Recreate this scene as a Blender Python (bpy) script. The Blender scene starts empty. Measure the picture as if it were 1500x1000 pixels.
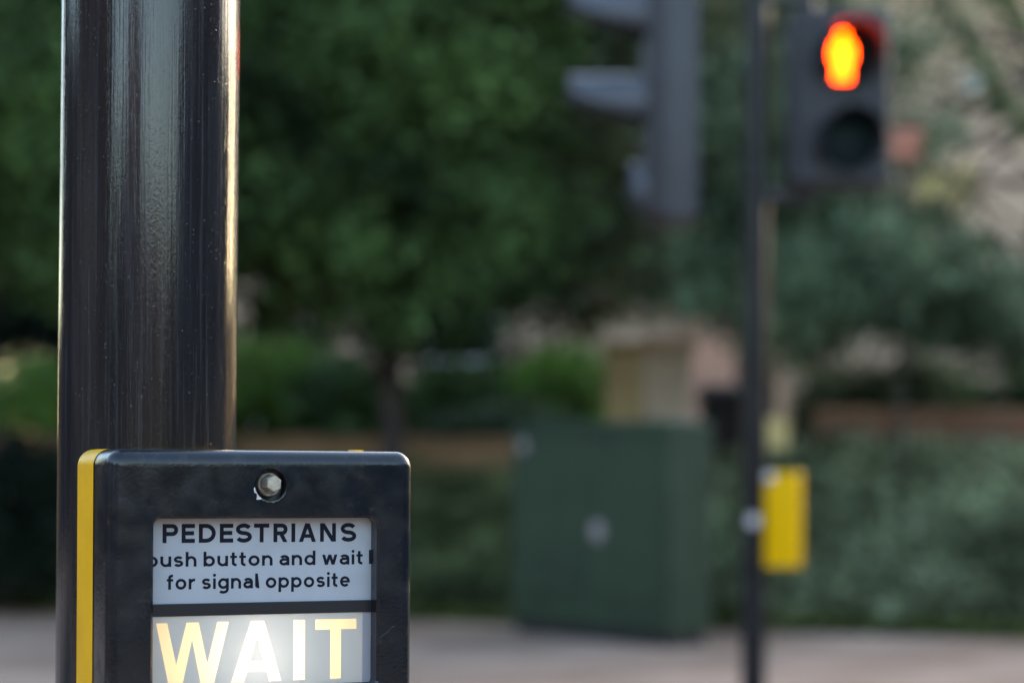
import bpy, bmesh, math, random
import numpy as np
from mathutils import Vector, Matrix
from mathutils.geometry import tessellate_polygon, delaunay_2d_cdt

random.seed(7)
rng = np.random.default_rng(7)
R = math.radians
scene = bpy.context.scene
col = scene.collection

# ------------------------------------------------------------------ camera
EYE = 1.245
F = 3125.0            # focal length in pixels of a 1500 px wide frame
ROLL = 0.0055
cam = bpy.data.cameras.new('camera')
cam.sensor_width = 36
cam.lens = 75
cam.shift_y = 190 / 1500
cam.clip_start = 0.05
cam.clip_end = 2000
cam.dof.use_dof = True
cam.dof.focus_distance = 1.375
cam.dof.aperture_fstop = 4.3
cam_ob = bpy.data.objects.new('camera', cam)
cam_ob.location = (0, 0, EYE)
cam_ob.rotation_euler = (R(90), -ROLL, 0)
col.objects.link(cam_ob)
scene.camera = cam_ob

# ------------------------------------------------------------------ light
SUN_AZ, SUN_EL = R(37), R(22)     # azimuth clockwise from +Y (the view direction)
world = bpy.data.worlds.new('World')
scene.world = world
world.use_nodes = True
wn = world.node_tree
sky = wn.nodes.new('ShaderNodeTexSky')
sky.sky_type = 'NISHITA'
sky.sun_disc = False
sky.sun_elevation = SUN_EL
sky.sun_rotation = SUN_AZ
sky.air_density = 1.3
sky.dust_density = 1.5
wn.nodes['Background'].inputs['Strength'].default_value = 0.15
wn.links.new(sky.outputs[0], wn.nodes['Background'].inputs['Color'])
sl = bpy.data.lights.new('sun', 'SUN')
sl.energy = 0.5
sl.angle = R(10)
sl.color = (1.0, 0.88, 0.7)
so = bpy.data.objects.new('sun', sl)
sd = Vector((math.sin(SUN_AZ) * math.cos(SUN_EL), math.cos(SUN_AZ) * math.cos(SUN_EL), math.sin(SUN_EL)))
so.rotation_euler = sd.to_track_quat('Z', 'Y').to_euler()
so.location = (20, 25, 20)
col.objects.link(so)
scene.view_settings.view_transform = 'Standard'
scene.view_settings.look = 'None'
scene.view_settings.exposure = 2.05
scene.view_settings.gamma = 1.0
scene.cycles.use_denoising = True
scene.cycles.max_bounces = 8
scene.cycles.sample_clamp_indirect = 6.0


def P(px, py, d):
    """point at distance d for a pixel of the 1500x1000 picture"""
    dx, dy = px - 750, py - 690
    return Vector(((dx + ROLL * dy) / F * d, d, EYE - (dy - ROLL * dx) / F * d))


# ------------------------------------------------------------------ materials
def mat(name, color, rough=0.6, metal=0.0, spec=0.5, var=0.15, scale=8.0, color2=None, bump=0.0, bump_scale=60.0,
        stretch=(1, 1, 1), island=0.0, trans=0.0, coat=0.0):
    m = bpy.data.materials.new(name)
    m.use_nodes = True
    nt = m.node_tree
    N, L = nt.nodes, nt.links
    b = N['Principled BSDF']
    b.inputs['Roughness'].default_value = rough
    b.inputs['Metallic'].default_value = metal
    b.inputs['Specular IOR Level'].default_value = spec
    b.inputs['Coat Weight'].default_value = coat
    b.inputs['Coat Roughness'].default_value = 0.08
    tc = N.new('ShaderNodeTexCoord')
    mp = N.new('ShaderNodeMapping')
    mp.inputs['Scale'].default_value = stretch
    L.new(tc.outputs['Object'], mp.inputs[0])
    nz = N.new('ShaderNodeTexNoise')
    nz.inputs['Scale'].default_value = scale
    nz.inputs['Detail'].default_value = 5
    L.new(mp.outputs[0], nz.inputs['Vector'])
    mix = N.new('ShaderNodeMix')
    mix.data_type = 'RGBA'
    c = np.array(color)
    a = c * (1 - var)
    e = np.array(color2) if color2 is not None else np.minimum(c * (1 + var), 1)
    mix.inputs[6].default_value = (*a, 1)
    mix.inputs[7].default_value = (*e, 1)
    ramp = N.new('ShaderNodeMapRange')
    ramp.inputs[1].default_value = 0.35
    ramp.inputs[2].default_value = 0.65
    L.new(nz.outputs['Fac'], ramp.inputs[0])
    L.new(ramp.outputs[0], mix.inputs[0])
    out = mix.outputs[2]
    if island:
        g = N.new('ShaderNodeNewGeometry')
        mr = N.new('ShaderNodeMapRange')
        mr.inputs[3].default_value = 1 - island
        mr.inputs[4].default_value = 1 + island
        L.new(g.outputs['Random Per Island'], mr.inputs[0])
        mm = N.new('ShaderNodeVectorMath')
        mm.operation = 'SCALE'
        L.new(out, mm.inputs[0])
        L.new(mr.outputs[0], mm.inputs['Scale'])
        out = mm.outputs[0]
    L.new(out, b.inputs['Base Color'])
    if bump:
        n2 = N.new('ShaderNodeTexNoise')
        n2.inputs['Scale'].default_value = bump_scale
        n2.inputs['Detail'].default_value = 4
        L.new(mp.outputs[0], n2.inputs['Vector'])
        bp = N.new('ShaderNodeBump')
        bp.inputs['Strength'].default_value = bump
        bp.inputs['Distance'].default_value = 0.002
        L.new(n2.outputs['Fac'], bp.inputs['Height'])
        L.new(bp.outputs[0], b.inputs['Normal'])
    if trans:
        tr = N.new('ShaderNodeBsdfTranslucent')
        L.new(out, tr.inputs['Color'])
        ms = N.new('ShaderNodeMixShader')
        ms.inputs[0].default_value = trans
        L.new(b.outputs[0], ms.inputs[1])
        L.new(tr.outputs[0], ms.inputs[2])
        L.new(ms.outputs[0], N['Material Output'].inputs['Surface'])
    return m


def brick_mat(name, c1, c2, mortar, scale=1.0):
    m = mat(name, c1, rough=0.85)
    N, L = m.node_tree.nodes, m.node_tree.links
    tc = N.new('ShaderNodeTexCoord')
    mp = N.new('ShaderNodeMapping')
    mp.inputs['Rotation'].default_value = (R(90), 0, 0)
    L.new(tc.outputs['Object'], mp.inputs[0])
    br = N.new('ShaderNodeTexBrick')
    br.inputs['Color1'].default_value = (*c1, 1)
    br.inputs['Color2'].default_value = (*c2, 1)
    br.inputs['Mortar'].default_value = (*mortar, 1)
    br.inputs['Scale'].default_value = scale
    br.inputs['Brick Width'].default_value = 0.225
    br.inputs['Row Height'].default_value = 0.075
    br.inputs['Mortar Size'].default_value = 0.008
    L.new(mp.outputs[0], br.inputs[0])
    nz = N.new('ShaderNodeTexNoise')
    nz.inputs['Scale'].default_value = 1.2
    L.new(tc.outputs['Object'], nz.inputs[0])
    mr = N.new('ShaderNodeMapRange')
    mr.inputs[3].default_value = 0.6
    mr.inputs[4].default_value = 1.4
    L.new(nz.outputs['Fac'], mr.inputs[0])
    vm = N.new('ShaderNodeVectorMath')
    vm.operation = 'SCALE'
    L.new(br.outputs['Color'], vm.inputs[0])
    L.new(mr.outputs[0], vm.inputs['Scale'])
    L.new(vm.outputs[0], N['Principled BSDF'].inputs['Base Color'])
    return m


def pole_mat(name, amount=1.0):
    """worn black gloss paint with drawn vertical streaks, specks and dust"""
    m = bpy.data.materials.new(name)
    m.use_nodes = True
    N, L = m.node_tree.nodes, m.node_tree.links
    b = N['Principled BSDF']
    b.inputs['Specular IOR Level'].default_value = 0.8
    tc = N.new('ShaderNodeTexCoord')

    def noise(sc, stretch, detail=4, rough=0.5):
        mp = N.new('ShaderNodeMapping')
        mp.inputs['Scale'].default_value = stretch
        L.new(tc.outputs['Object'], mp.inputs[0])
        n = N.new('ShaderNodeTexNoise')
        n.inputs['Scale'].default_value = sc
        n.inputs['Detail'].default_value = detail
        n.inputs['Roughness'].default_value = rough
        L.new(mp.outputs[0], n.inputs['Vector'])
        return n.outputs['Fac']

    def rng_(v, a, c, lo, hi):
        mr = N.new('ShaderNodeMapRange')
        for i, q in enumerate((a, c, lo, hi)):
            mr.inputs[i + 1].default_value = q
        L.new(v, mr.inputs[0])
        return mr.outputs[0]

    def math_(op, x, y):
        n = N.new('ShaderNodeMath')
        n.operation = op
        for i, q in enumerate((x, y)):
            if isinstance(q, (int, float)):
                n.inputs[i].default_value = q
            else:
                L.new(q, n.inputs[i])
        return n.outputs[0]

    streak = noise(1.0, (190, 190, 1.6), 5, 0.6)
    fine = noise(1.0, (900, 900, 5), 3)
    blot = noise(1.0, (620, 620, 300), 4, 0.65)
    streak2 = noise(1.0, (430, 430, 9), 4, 0.6)
    speck = noise(1.0, (700, 700, 520), 2)
    dust = rng_(speck, 0.71, 0.77, 0, 1)
    film = math_('MULTIPLY', rng_(streak2, 0.46, 0.62, 0.15, 1), rng_(streak, 0.40, 0.66, 0.1, 1))
    mix = N.new('ShaderNodeMix')
    mix.data_type = 'RGBA'
    mix.inputs[6].default_value = (0.011, 0.011, 0.014, 1)
    mix.inputs[7].default_value = (0.040, 0.043, 0.052, 1)
    L.new(film, mix.inputs[0])
    mix2 = N.new('ShaderNodeMix')
    mix2.data_type = 'RGBA'
    mix2.inputs[7].default_value = (0.16, 0.16, 0.17, 1)
    L.new(mix.outputs[2], mix2.inputs[6])
    L.new(math_('MULTIPLY', dust, 0.7), mix2.inputs[0])
    L.new(mix2.outputs[2], b.inputs['Base Color'])
    rg = math_('ADD', rng_(streak, 0.35, 0.7, 0.04, 0.13), rng_(blot, 0.5, 0.75, 0.0, 0.12))
    L.new(rg, b.inputs['Roughness'])
    h = math_('ADD', math_('MULTIPLY', streak, 0.9), math_('MULTIPLY', fine, 0.18))
    h = math_('ADD', h, math_('MULTIPLY', blot, 0.24))
    h = math_('ADD', h, math_('MULTIPLY', streak2, 0.6))
    h = math_('ADD', h, math_('MULTIPLY', dust, 0.25))
    bp = N.new('ShaderNodeBump')
    bp.inputs['Strength'].default_value = 0.35 * amount
    bp.inputs['Distance'].default_value = 0.0009
    L.new(h, bp.inputs['Height'])
    L.new(bp.outputs[0], b.inputs['Normal'])
    return m


def cover_mat(name):
    """near-black moulded plastic, scuffed and dusty"""
    m = mat(name, (0.008, 0.011, 0.016), rough=0.3, spec=0.6, var=0.25, scale=40, bump=0.06, bump_scale=420)
    N, L = m.node_tree.nodes, m.node_tree.links
    b = N['Principled BSDF']
    tc = N.new('ShaderNodeTexCoord')

    def noise(sc, d=4):
        n = N.new('ShaderNodeTexNoise')
        n.inputs['Scale'].default_value = sc
        n.inputs['Detail'].default_value = d
        L.new(tc.outputs['Object'], n.inputs['Vector'])
        return n.outputs['Fac']
    mr = N.new('ShaderNodeMapRange')
    mr.inputs[1].default_value, mr.inputs[2].default_value = 0.35, 0.7
    mr.inputs[3].default_value, mr.inputs[4].default_value = 0.12, 0.30
    L.new(noise(55), mr.inputs[0])
    L.new(mr.outputs[0], b.inputs['Roughness'])
    base = b.inputs['Base Color'].links[0].from_socket
    prev = base
    for sc, lo, hi, c, f in ((900, 0.73, 0.78, (0.22, 0.23, 0.24), 0.7), (70, 0.60, 0.80, (0.07, 0.072, 0.075), 0.5)):
        k = N.new('ShaderNodeMapRange')
        k.inputs[1].default_value, k.inputs[2].default_value = lo, hi
        k.inputs[4].default_value = f
        L.new(noise(sc, 2 if sc > 500 else 6), k.inputs[0])
        mx = N.new('ShaderNodeMix')
        mx.data_type = 'RGBA'
        mx.inputs[7].default_value = (*c, 1)
        L.new(prev, mx.inputs[6])
        L.new(k.outputs[0], mx.inputs[0])
        prev = mx.outputs[2]
    L.new(prev, b.inputs['Base Color'])
    return m


def glow_mat(name, color, strength):
    m = bpy.data.materials.new(name)
    m.use_nodes = True
    b = m.node_tree.nodes['Principled BSDF']
    b.inputs['Base Color'].default_value = (0.02, 0.01, 0.01, 1)
    b.inputs['Emission Color'].default_value = (*color, 1)
    b.inputs['Emission Strength'].default_value = strength
    return m


def diffuser_mat(name, refl, through, share, rough=0.25):
    """frosted plastic lit from behind by the bulb"""
    m = bpy.data.materials.new(name)
    m.use_nodes = True
    N, L = m.node_tree.nodes, m.node_tree.links
    b = N['Principled BSDF']
    b.inputs['Base Color'].default_value = (*refl, 1)
    b.inputs['Roughness'].default_value = rough
    tr = N.new('ShaderNodeBsdfTranslucent')
    tr.inputs['Color'].default_value = (*through, 1)
    ms = N.new('ShaderNodeMixShader')
    ms.inputs[0].default_value = share
    L.new(b.outputs[0], ms.inputs[1])
    L.new(tr.outputs[0], ms.inputs[2])
    L.new(ms.outputs[0], N['Material Output'].inputs['Surface'])
    return m


M = dict(
    pole=pole_mat('black gloss pole paint'),
    far_pole=mat('black pole paint', (0.012, 0.012, 0.015), rough=0.3, spec=0.35, var=0.3),
    cover=cover_mat('scuffed black moulding'),
    inner=mat('matt black inner moulding', (0.012, 0.013, 0.016), rough=0.45),
    yellow=mat('yellow moulding', (0.96, 0.505, 0.0), spec=0.12, rough=0.4, var=0.05, scale=30, bump=0.05, bump_scale=300),
    plate=mat('pale printed plate', (0.46, 0.50, 0.54), rough=0.3, var=0.03, scale=60, bump=0.03, bump_scale=900),
    ink=mat('dark printed ink', (0.010, 0.012, 0.024), rough=0.5, spec=0.15),
    strip=mat('grey diffuser edge', (0.36, 0.36, 0.40), rough=0.35),
    steel=mat('zinc plated steel', (0.62, 0.58, 0.50), rough=0.38, metal=0.75, var=0.25, scale=250, color2=(0.70, 0.62, 0.48), bump=0.25, bump_scale=900),
    washer=mat('worn washer', (0.42, 0.37, 0.31), rough=0.5, metal=0.35, var=0.35, scale=300, bump=0.2, bump_scale=900),
    chip=mat('chipped bare plastic', (0.72, 0.70, 0.68), rough=0.8, var=0.2, scale=500),
    scuff=mat('scuffed rim', (0.17, 0.18, 0.19), rough=0.6, var=0.6, scale=300),
    diff=diffuser_mat('frosted grey diffuser', (0.40, 0.45, 0.47), (0.60, 0.62, 0.60), 0.22),
    amber=diffuser_mat('frosted amber letters', (0.80, 0.72, 0.52), (1.0, 0.69, 0.44), 0.86),
    housing=mat('grey black signal housing', (0.027, 0.024, 0.031), rough=0.45, spec=0.4, var=0.15),
    visor=mat('grey visor plastic', (0.085, 0.085, 0.100), rough=0.35, var=0.1),
    sidebody=mat('grey signal body', (0.046, 0.044, 0.054), rough=0.4, var=0.1),
    hood=mat('black hood plastic', (0.020, 0.020, 0.026), rough=0.4),
    lens=mat('dark lens', (0.008, 0.008, 0.009), rough=0.4, spec=0.1),
    teal=mat('dark teal lens', (0.006, 0.016, 0.018), rough=0.4, spec=0.1),
    redglow=glow_mat('lit red figure', (1.0, 0.036, 0.0), 12.0),
    cabinet=mat('dark green cabinet paint', (0.032, 0.052, 0.030), rough=0.5, spec=0.3, var=0.15, scale=3),
    sticker=mat('pale sticker', (0.33, 0.27, 0.28), rough=0.5),
    pale_metal=mat('bright metal', (0.75, 0.72, 0.78), rough=0.3, metal=0.6),
    pave=mat('dusty pinkish paving', (0.30, 0.195, 0.138), rough=0.9, spec=0.12, var=0.2, scale=0.9, color2=(0.40, 0.28, 0.212), bump=0.4, bump_scale=50),
    road=mat('asphalt', (0.055, 0.055, 0.056), rough=0.8, var=0.2, scale=2, bump=0.4, bump_scale=90),
    kerb=mat('kerb stone', (0.30, 0.29, 0.27), rough=0.8),
    line=mat('yellow road paint', (0.6, 0.42, 0.06), rough=0.7),
    land=mat('grassy land', (0.06, 0.08, 0.03), rough=0.9, var=0.3, scale=0.4),
    soil=mat('bank soil', (0.055, 0.045, 0.028), rough=0.95, var=0.3, scale=2),
    bark=mat('dark bark', (0.050, 0.036, 0.030), rough=0.9, var=0.4, scale=12, stretch=(1, 1, 0.2), bump=0.6, bump_scale=30),
    wallbrick=brick_mat('red brown brick', (0.24, 0.085, 0.045), (0.17, 0.070, 0.042), (0.20, 0.14, 0.11)),
    oldbrick=brick_mat('tan brick', (0.36, 0.20, 0.085), (0.28, 0.16, 0.075), (0.26, 0.19, 0.13)),
    coping=mat('brown coping stone', (0.26, 0.14, 0.085), rough=0.85, var=0.25, scale=3),
    housebrick=brick_mat('pinkish tan brick', (0.72, 0.48, 0.33), (0.66, 0.43, 0.29), (0.68, 0.51, 0.39)),
    stone=mat('pale stone', (0.72, 0.58, 0.45), rough=0.85, var=0.12, scale=4),
    tanstone=mat('ochre stone', (0.50, 0.36, 0.17), rough=0.85, var=0.18, scale=4),
    band=mat('yellow stone band', (0.52, 0.38, 0.15), rough=0.85, var=0.1, scale=3),
    salmon=mat('salmon render', (0.72, 0.38, 0.26), rough=0.8, var=0.1, scale=3),
    roof=mat('brown roof tile', (0.12, 0.065, 0.05), rough=0.85, var=0.3, scale=4),
    white=mat('white paint', (0.78, 0.78, 0.76), rough=0.5, var=0.04),
    glass=mat('dark window glass', (0.03, 0.035, 0.04), rough=0.06, spec=0.8),
    door=mat('dark door', (0.03, 0.03, 0.035), rough=0.4),
    bin=mat('dark bin plastic', (0.014, 0.014, 0.019), rough=0.45),
    terracotta=mat('terracotta red paint', (0.46, 0.17, 0.11), rough=0.6),
    farhouse=brick_mat('dull brown brick', (0.050, 0.040, 0.036), (0.040, 0.034, 0.03), (0.05, 0.045, 0.04)),
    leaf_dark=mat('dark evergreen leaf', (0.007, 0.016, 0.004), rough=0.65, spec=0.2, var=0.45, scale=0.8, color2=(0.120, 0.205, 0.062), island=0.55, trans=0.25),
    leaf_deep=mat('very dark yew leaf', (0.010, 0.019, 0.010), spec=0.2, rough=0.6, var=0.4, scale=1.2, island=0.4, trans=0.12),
    leaf_mid=mat('mid green leaf', (0.085, 0.17, 0.045), rough=0.5, var=0.4, scale=1.2, color2=(0.15, 0.27, 0.075), island=0.45, trans=0.25),
    leaf_pale=mat('pale green leaf', (0.050, 0.072, 0.028), rough=0.5, spec=0.35, var=0.4, scale=1.2, color2=(0.30, 0.33, 0.18), island=0.45, trans=0.25),
    leaf_sea=mat('grey green leaf', (0.055, 0.090, 0.045), rough=0.5, spec=0.3, var=0.4, scale=1.1, color2=(0.18, 0.25, 0.14), island=0.4, trans=0.25),
    leaf_bright=mat('fresh green leaf', (0.16, 0.30, 0.045), rough=0.5, var=0.35, scale=1.5, color2=(0.28, 0.47, 0.085), island=0.4, trans=0.3),
    ivy=mat('ivy leaf', (0.15, 0.18, 0.085), rough=0.5, spec=0.3, var=0.45, scale=1.1, color2=(0.34, 0.38, 0.21), island=0.4, trans=0.2),
    ivy_dark=mat('darker ivy leaf', (0.085, 0.11, 0.040), rough=0.5, spec=0.3, var=0.45, scale=1.1, color2=(0.19, 0.235, 0.095), island=0.4, trans=0.2),  # darker olive leaf colour for the left bank and some shrubs
    grass=mat('mossy grass', (0.085, 0.105, 0.022), rough=0.8, var=0.3, scale=3, island=0.4, trans=0.2),
)


# ------------------------------------------------------------------ mesh helpers
class MB:
    def __init__(self):
        self.v, self.f = [], []

    def add(self, vs, fs, mtx=None):
        o = len(self.v)
        for p in vs:
            p = Vector(p)
            self.v.append(tuple(mtx @ p if mtx else p))
        for q in fs:
            self.f.append(tuple(i + o for i in q))

    def box(self, x0, x1, y0, y1, z0, z1, mtx=None, bev=0.0):
        if bev <= 0:
            vs = [(x, y, z) for z in (z0, z1) for y in (y0, y1) for x in (x0, x1)]
            self.add(vs, [(0, 2, 3, 1), (4, 5, 7, 6), (0, 1, 5, 4), (1, 3, 7, 5), (3, 2, 6, 7), (2, 0, 4, 6)], mtx)
            return
        bm = bmesh.new()
        bmesh.ops.create_cube(bm, size=1)
        for v in bm.verts:
            v.co = Vector(((x0 + x1) / 2 + v.co.x * (x1 - x0), (y0 + y1) / 2 + v.co.y * (y1 - y0), (z0 + z1) / 2 + v.co.z * (z1 - z0)))
        bmesh.ops.bevel(bm, geom=bm.edges[:], offset=bev, segments=3, profile=0.5, affect='EDGES')
        bm.verts.index_update()
        self.add([v.co for v in bm.verts], [[v.index for v in f.verts] for f in bm.faces], mtx)
        bm.free()

    def loft(self, loops, cap0=False, cap1=False, closed=True, mtx=None):
        n = len(loops[0])
        vs = [p for l in loops for p in l]
        fs = []
        for k in range(len(loops) - 1):
            for i in range(n if closed else n - 1):
                j = (i + 1) % n
                fs.append((k * n + i, k * n + j, (k + 1) * n + j, (k + 1) * n + i))
        if cap0:
            fs.append(tuple(range(n))[::-1])
        if cap1:
            b = (len(loops) - 1) * n
            fs.append(tuple(range(b, b + n)))
        self.add(vs, fs, mtx)

    def tube(self, pts, radii, n=12, cap=True):
        pts = [Vector(p) for p in pts]
        loops = []
        up = Vector((0.31, 0.17, 0.93))
        for i, p in enumerate(pts):
            t = (pts[min(i + 1, len(pts) - 1)] - pts[max(i - 1, 0)]).normalized()
            a = t.cross(up if abs(t.dot(up)) < 0.95 else Vector((1, 0, 0))).normalized()
            b = t.cross(a)
            r = radii[i] if isinstance(radii, (list, tuple)) else radii
            loops.append([p + a * r * math.cos(2 * math.pi * k / n) + b * r * math.sin(2 * math.pi * k / n) for k in range(n)])
        self.loft(loops, cap, cap)

    def build(self, name, m, parent=None, smooth=False, loc=None, fix=True, wn_=False):
        me = bpy.data.meshes.new(name)
        me.from_pydata(self.v, [], self.f)
        if fix:
            bm = bmesh.new()
            bm.from_mesh(me)
            bmesh.ops.recalc_face_normals(bm, faces=bm.faces[:])
            bm.to_mesh(me)
            bm.free()
        if smooth:
            me.polygons.foreach_set('use_smooth', [True] * len(me.polygons))
            if not wn_:
                me.set_sharp_from_angle(angle=R(35))
        me.materials.append(m)
        o = bpy.data.objects.new(name, me)
        col.objects.link(o)
        if parent:
            o.parent = parent
        if loc is not None:
            o.location = loc
        if wn_:
            md = o.modifiers.new('weighted_normal', 'WEIGHTED_NORMAL')
            md.weight = 100
        return o


def tag(o, label, cat, group=None):
    o['label'] = label
    o['category'] = cat
    if group:
        o['group'] = group
    return o


def thing(name, loc, label, cat, rotz=0.0, group=None):
    o = bpy.data.objects.new(name, None)
    o.empty_display_size = 0.2
    col.objects.link(o)
    o.location = loc
    o.rotation_euler = (0, 0, rotz)
    return tag(o, label, cat, group)


def struct(o, kind='structure'):
    o['kind'] = kind
    return o


def rr(x0, x1, z0, z1, r, y, n=8):
    out = []
    for cx, cz, a0 in ((x1 - r, z1 - r, 0), (x0 + r, z1 - r, 90), (x0 + r, z0 + r, 180), (x1 - r, z0 + r, 270)):
        for k in range(n + 1):
            a = R(a0 + 90 * k / n)
            out.append(Vector((cx + r * math.cos(a), y, cz + r * math.sin(a))))
    return out


def circ(cx, cz, r, y, n=40):
    return [Vector((cx + r * math.cos(2 * math.pi * k / n), y, cz + r * math.sin(2 * math.pi * k / n))) for k in range(n)]


def face_with_holes(mb, outer, holes):
    polys = [outer] + holes
    flat = [(p.x, p.z, 0) for l in polys for p in l]
    tris = tessellate_polygon([[Vector((p.x, p.z, 0)) for p in l] for l in polys])
    mb.add([p for l in polys for p in l], [t for t in tris])


# ------------------------------------------------------------------ stroke lettering (rounded grotesque road-sign style)
def arc(cx, cy, rx, ry, a0, a1, n=14):
    return [(cx + rx * math.cos(R(a0 + (a1 - a0) * k / n)), cy + ry * math.sin(R(a0 + (a1 - a0) * k / n))) for k in range(n + 1)]


def ribbon(pts, w):
    """quads along a polyline, mitred"""
    pts = [Vector((p[0], p[1])) for p in pts]
    q = [pts[0]]
    for p in pts[1:]:
        if (p - q[-1]).length > 1e-5:
            q.append(p)
    pts = q
    closed = (pts[0] - pts[-1]).length < 1e-4 and len(pts) > 3
    if closed:
        pts = pts[:-1]
    n = len(pts)
    L_, R_ = [], []
    for i in range(n):
        a = pts[(i - 1) % n] if closed or i > 0 else None
        c = pts[(i + 1) % n] if closed or i < n - 1 else None
        d1 = (pts[i] - a).normalized() if a is not None else None
        d2 = (c - pts[i]).normalized() if c is not None else None
        if d1 is None:
            d1 = d2
        if d2 is None:
            d2 = d1
        t = (d1 + d2).normalized()
        nrm = Vector((-t.y, t.x))
        k = max(0.35, nrm.dot(Vector((-d1.y, d1.x))))
        L_.append(pts[i] + nrm * (w / 2 / k))
        R_.append(pts[i] - nrm * (w / 2 / k))
    out = []
    for i in range(n if closed else n - 1):
        j = (i + 1) % n
        out.append([L_[i], R_[i], R_[j], L_[j]])
    return out


def slab(x0, y0, x1, y1, wx):
    """diagonal with horizontal ends"""
    return [[Vector((x0 - wx / 2, y0)), Vector((x0 + wx / 2, y0)), Vector((x1 + wx / 2, y1)), Vector((x1 - wx / 2, y1))]]


def rect(x0, x1, y0, y1):
    return [[Vector((x0, y0)), Vector((x1, y0)), Vector((x1, y1)), Vector((x0, y1))]]


def capital(c, W, w):
    h = w / 2
    S = lambda p: ribbon(p, w)
    if c == 'I':
        return rect(0, w, 0, 1)
    if c == 'E':
        return rect(0, w, 0, 1) + rect(0, W, 1 - w, 1) + rect(0, W * .93, .5 - h + .01, .5 + h + .01) + rect(0, W, 0, w)
    if c == 'T':
        return rect(0, W, 1 - w, 1) + rect(W / 2 - h, W / 2 + h, 0, 1)
    if c == 'N':
        return rect(0, w, 0, 1) + rect(W - w, W, 0, 1) + slab(w * .6, 1, W - w * .6, 0, w * 1.2)
    if c == 'A':
        return slab(W / 2 - w * .07, 1, w * .53, 0, w * 1.06) + slab(W / 2 + w * .07, 1, W - w * .53, 0, w * 1.06) + rect(W * .22, W * .78, .22, .22 + w * .9)
    if c == 'D':
        cx = W * .42
        return rect(0, w, 0, 1) + S([(h, 1 - h), (cx, 1 - h)] + arc(cx, .5, W - h - cx, .5 - h, 90, -90, 18) + [(cx, h), (h, h)])
    if c in 'PR':
        lo = .42 + h * .5
        rb = (1 - h - lo) / 2
        cx = W - h - rb * 1.0
        g = rect(0, w, 0, 1) + S([(h, 1 - h), (cx, 1 - h)] + arc(cx, lo + rb, rb, rb, 90, -90, 16) + [(cx, lo), (h, lo)])
        if c == 'R':
            g += slab(W * .52, lo, W - w * .56, 0, w * 1.12)
        return g
    if c == 'S':
        return s_shape(W, 1.0, w)


def s_shape(W, H, w):
    h = w / 2
    o = .012 * H
    ry = (H - w + 2 * o) / 4
    rx = W / 2 - h
    p = arc(W / 2, H - h + o - ry, rx * .96, ry, 22, 270, 20) + arc(W / 2, h - o + ry, rx, ry, 90, -158, 20)[1:]
    return ribbon(p, w)


def lower(c, w):
    """x-height 1; returns strokes and width"""
    h = w / 2
    A = 1.41
    S = lambda p: ribbon(p, w)
    W = .96
    rx = W / 2 - h
    if c in 'nhr':
        st = rect(0, w, 0, A if c == 'h' else 1)
        ry = .36
        if c == 'r':
            return st + S([(h, .45)] + arc(h + .42, 1 - h - .38 + .01, .42, .38, 170, 82, 10)), .62
        return st + S([(h, .5)] + arc(W / 2, 1 - h - ry + .015, rx, ry, 178, 0, 16) + [(W - h, 0)]), W
    if c == 'u':
        return rect(W - w, W, 0, 1) + S([(h, 1)] + arc(W / 2, h + .36 - .015, rx, .36, 180, 358, 16) + [(W - h, .5)]), W
    if c in 'bdpqog':
        W = 1.02
        rx = W / 2 - h
        ring = S(arc(W / 2, .5, rx, .5 - h + .012, 0, 360, 30))
        if c == 'o':
            return ring, W
        if c == 'b':
            return ring + rect(0, w, 0, A), W
        if c == 'd':
            return ring + rect(W - w, W, 0, A), W
        if c == 'p':
            return ring + rect(0, w, -.41, 1), W
        return ring + S([(W - h, 1), (W - h, -.06)] + arc(W / 2 - .01, -.06, rx + .01, .30 - h * .2, 0, -140, 14)), W
    if c == 'a':
        W = .92
        rx = W / 2 - h
        return (S([(W - h, 0), (W - h, .62)] + arc(W / 2, .62, rx, 1 - h - .62 + .012, 0, 152, 14))
                + S([(W - h, .575), (.47, .575)] + arc(.42, (.575 + h - .01) / 2, .42 - h, (.575 - h + .01) / 2, 90, 270, 14) + [(.52, h - .008), (W - h, .30)])), W
    if c == 'e':
        W = .98
        rx = W / 2 - h
        return S(arc(W / 2, .5, rx, .5 - h + .012, 0, 318, 28)) + rect(h, W - h, .5 - h * .85, .5 + h * .85) + rect(W - w, W, .5 - h * .85, .52), W
    if c == 's':
        return s_shape(.84, 1.0, w * .97), .84
    if c == 'i':
        return rect(0, w, 0, 1) + [[Vector((h + .15 * math.cos(k * math.pi / 6), 1.30 + .15 * math.sin(k * math.pi / 6))) for k in range(12)]], w
    if c == 't':
        return S([(.12 + h, 1.32), (.12 + h, .30)] + arc(.12 + h + .24, .30, .24, .30 - h + .01, 180, 285, 10)) + rect(-.02, .58, 1 - w * .9, 1), .60
    if c == 'f':
        return S([(.12 + h, 0), (.12 + h, 1.12)] + arc(.12 + h + .26, 1.12, .26, 1.42 - h - 1.12, 180, 78, 10)) + rect(-.02, .58, 1 - w * .9, 1), .58
    if c == 'l':
        return S([(h, A), (h, .26)] + arc(h + .22, .26, .22, .26 - h + .01, 180, 285, 10)), .40
    if c == 'w':
        W = 1.42
        k = w * 1.08
        return (slab(k / 2, 1, W * .28, 0, k) + slab(W * .5, 1, W * .28, 0, k) + slab(W * .5, 1, W * .72, 0, k) + slab(W - k / 2, 1, W * .72, 0, k)), W


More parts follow.
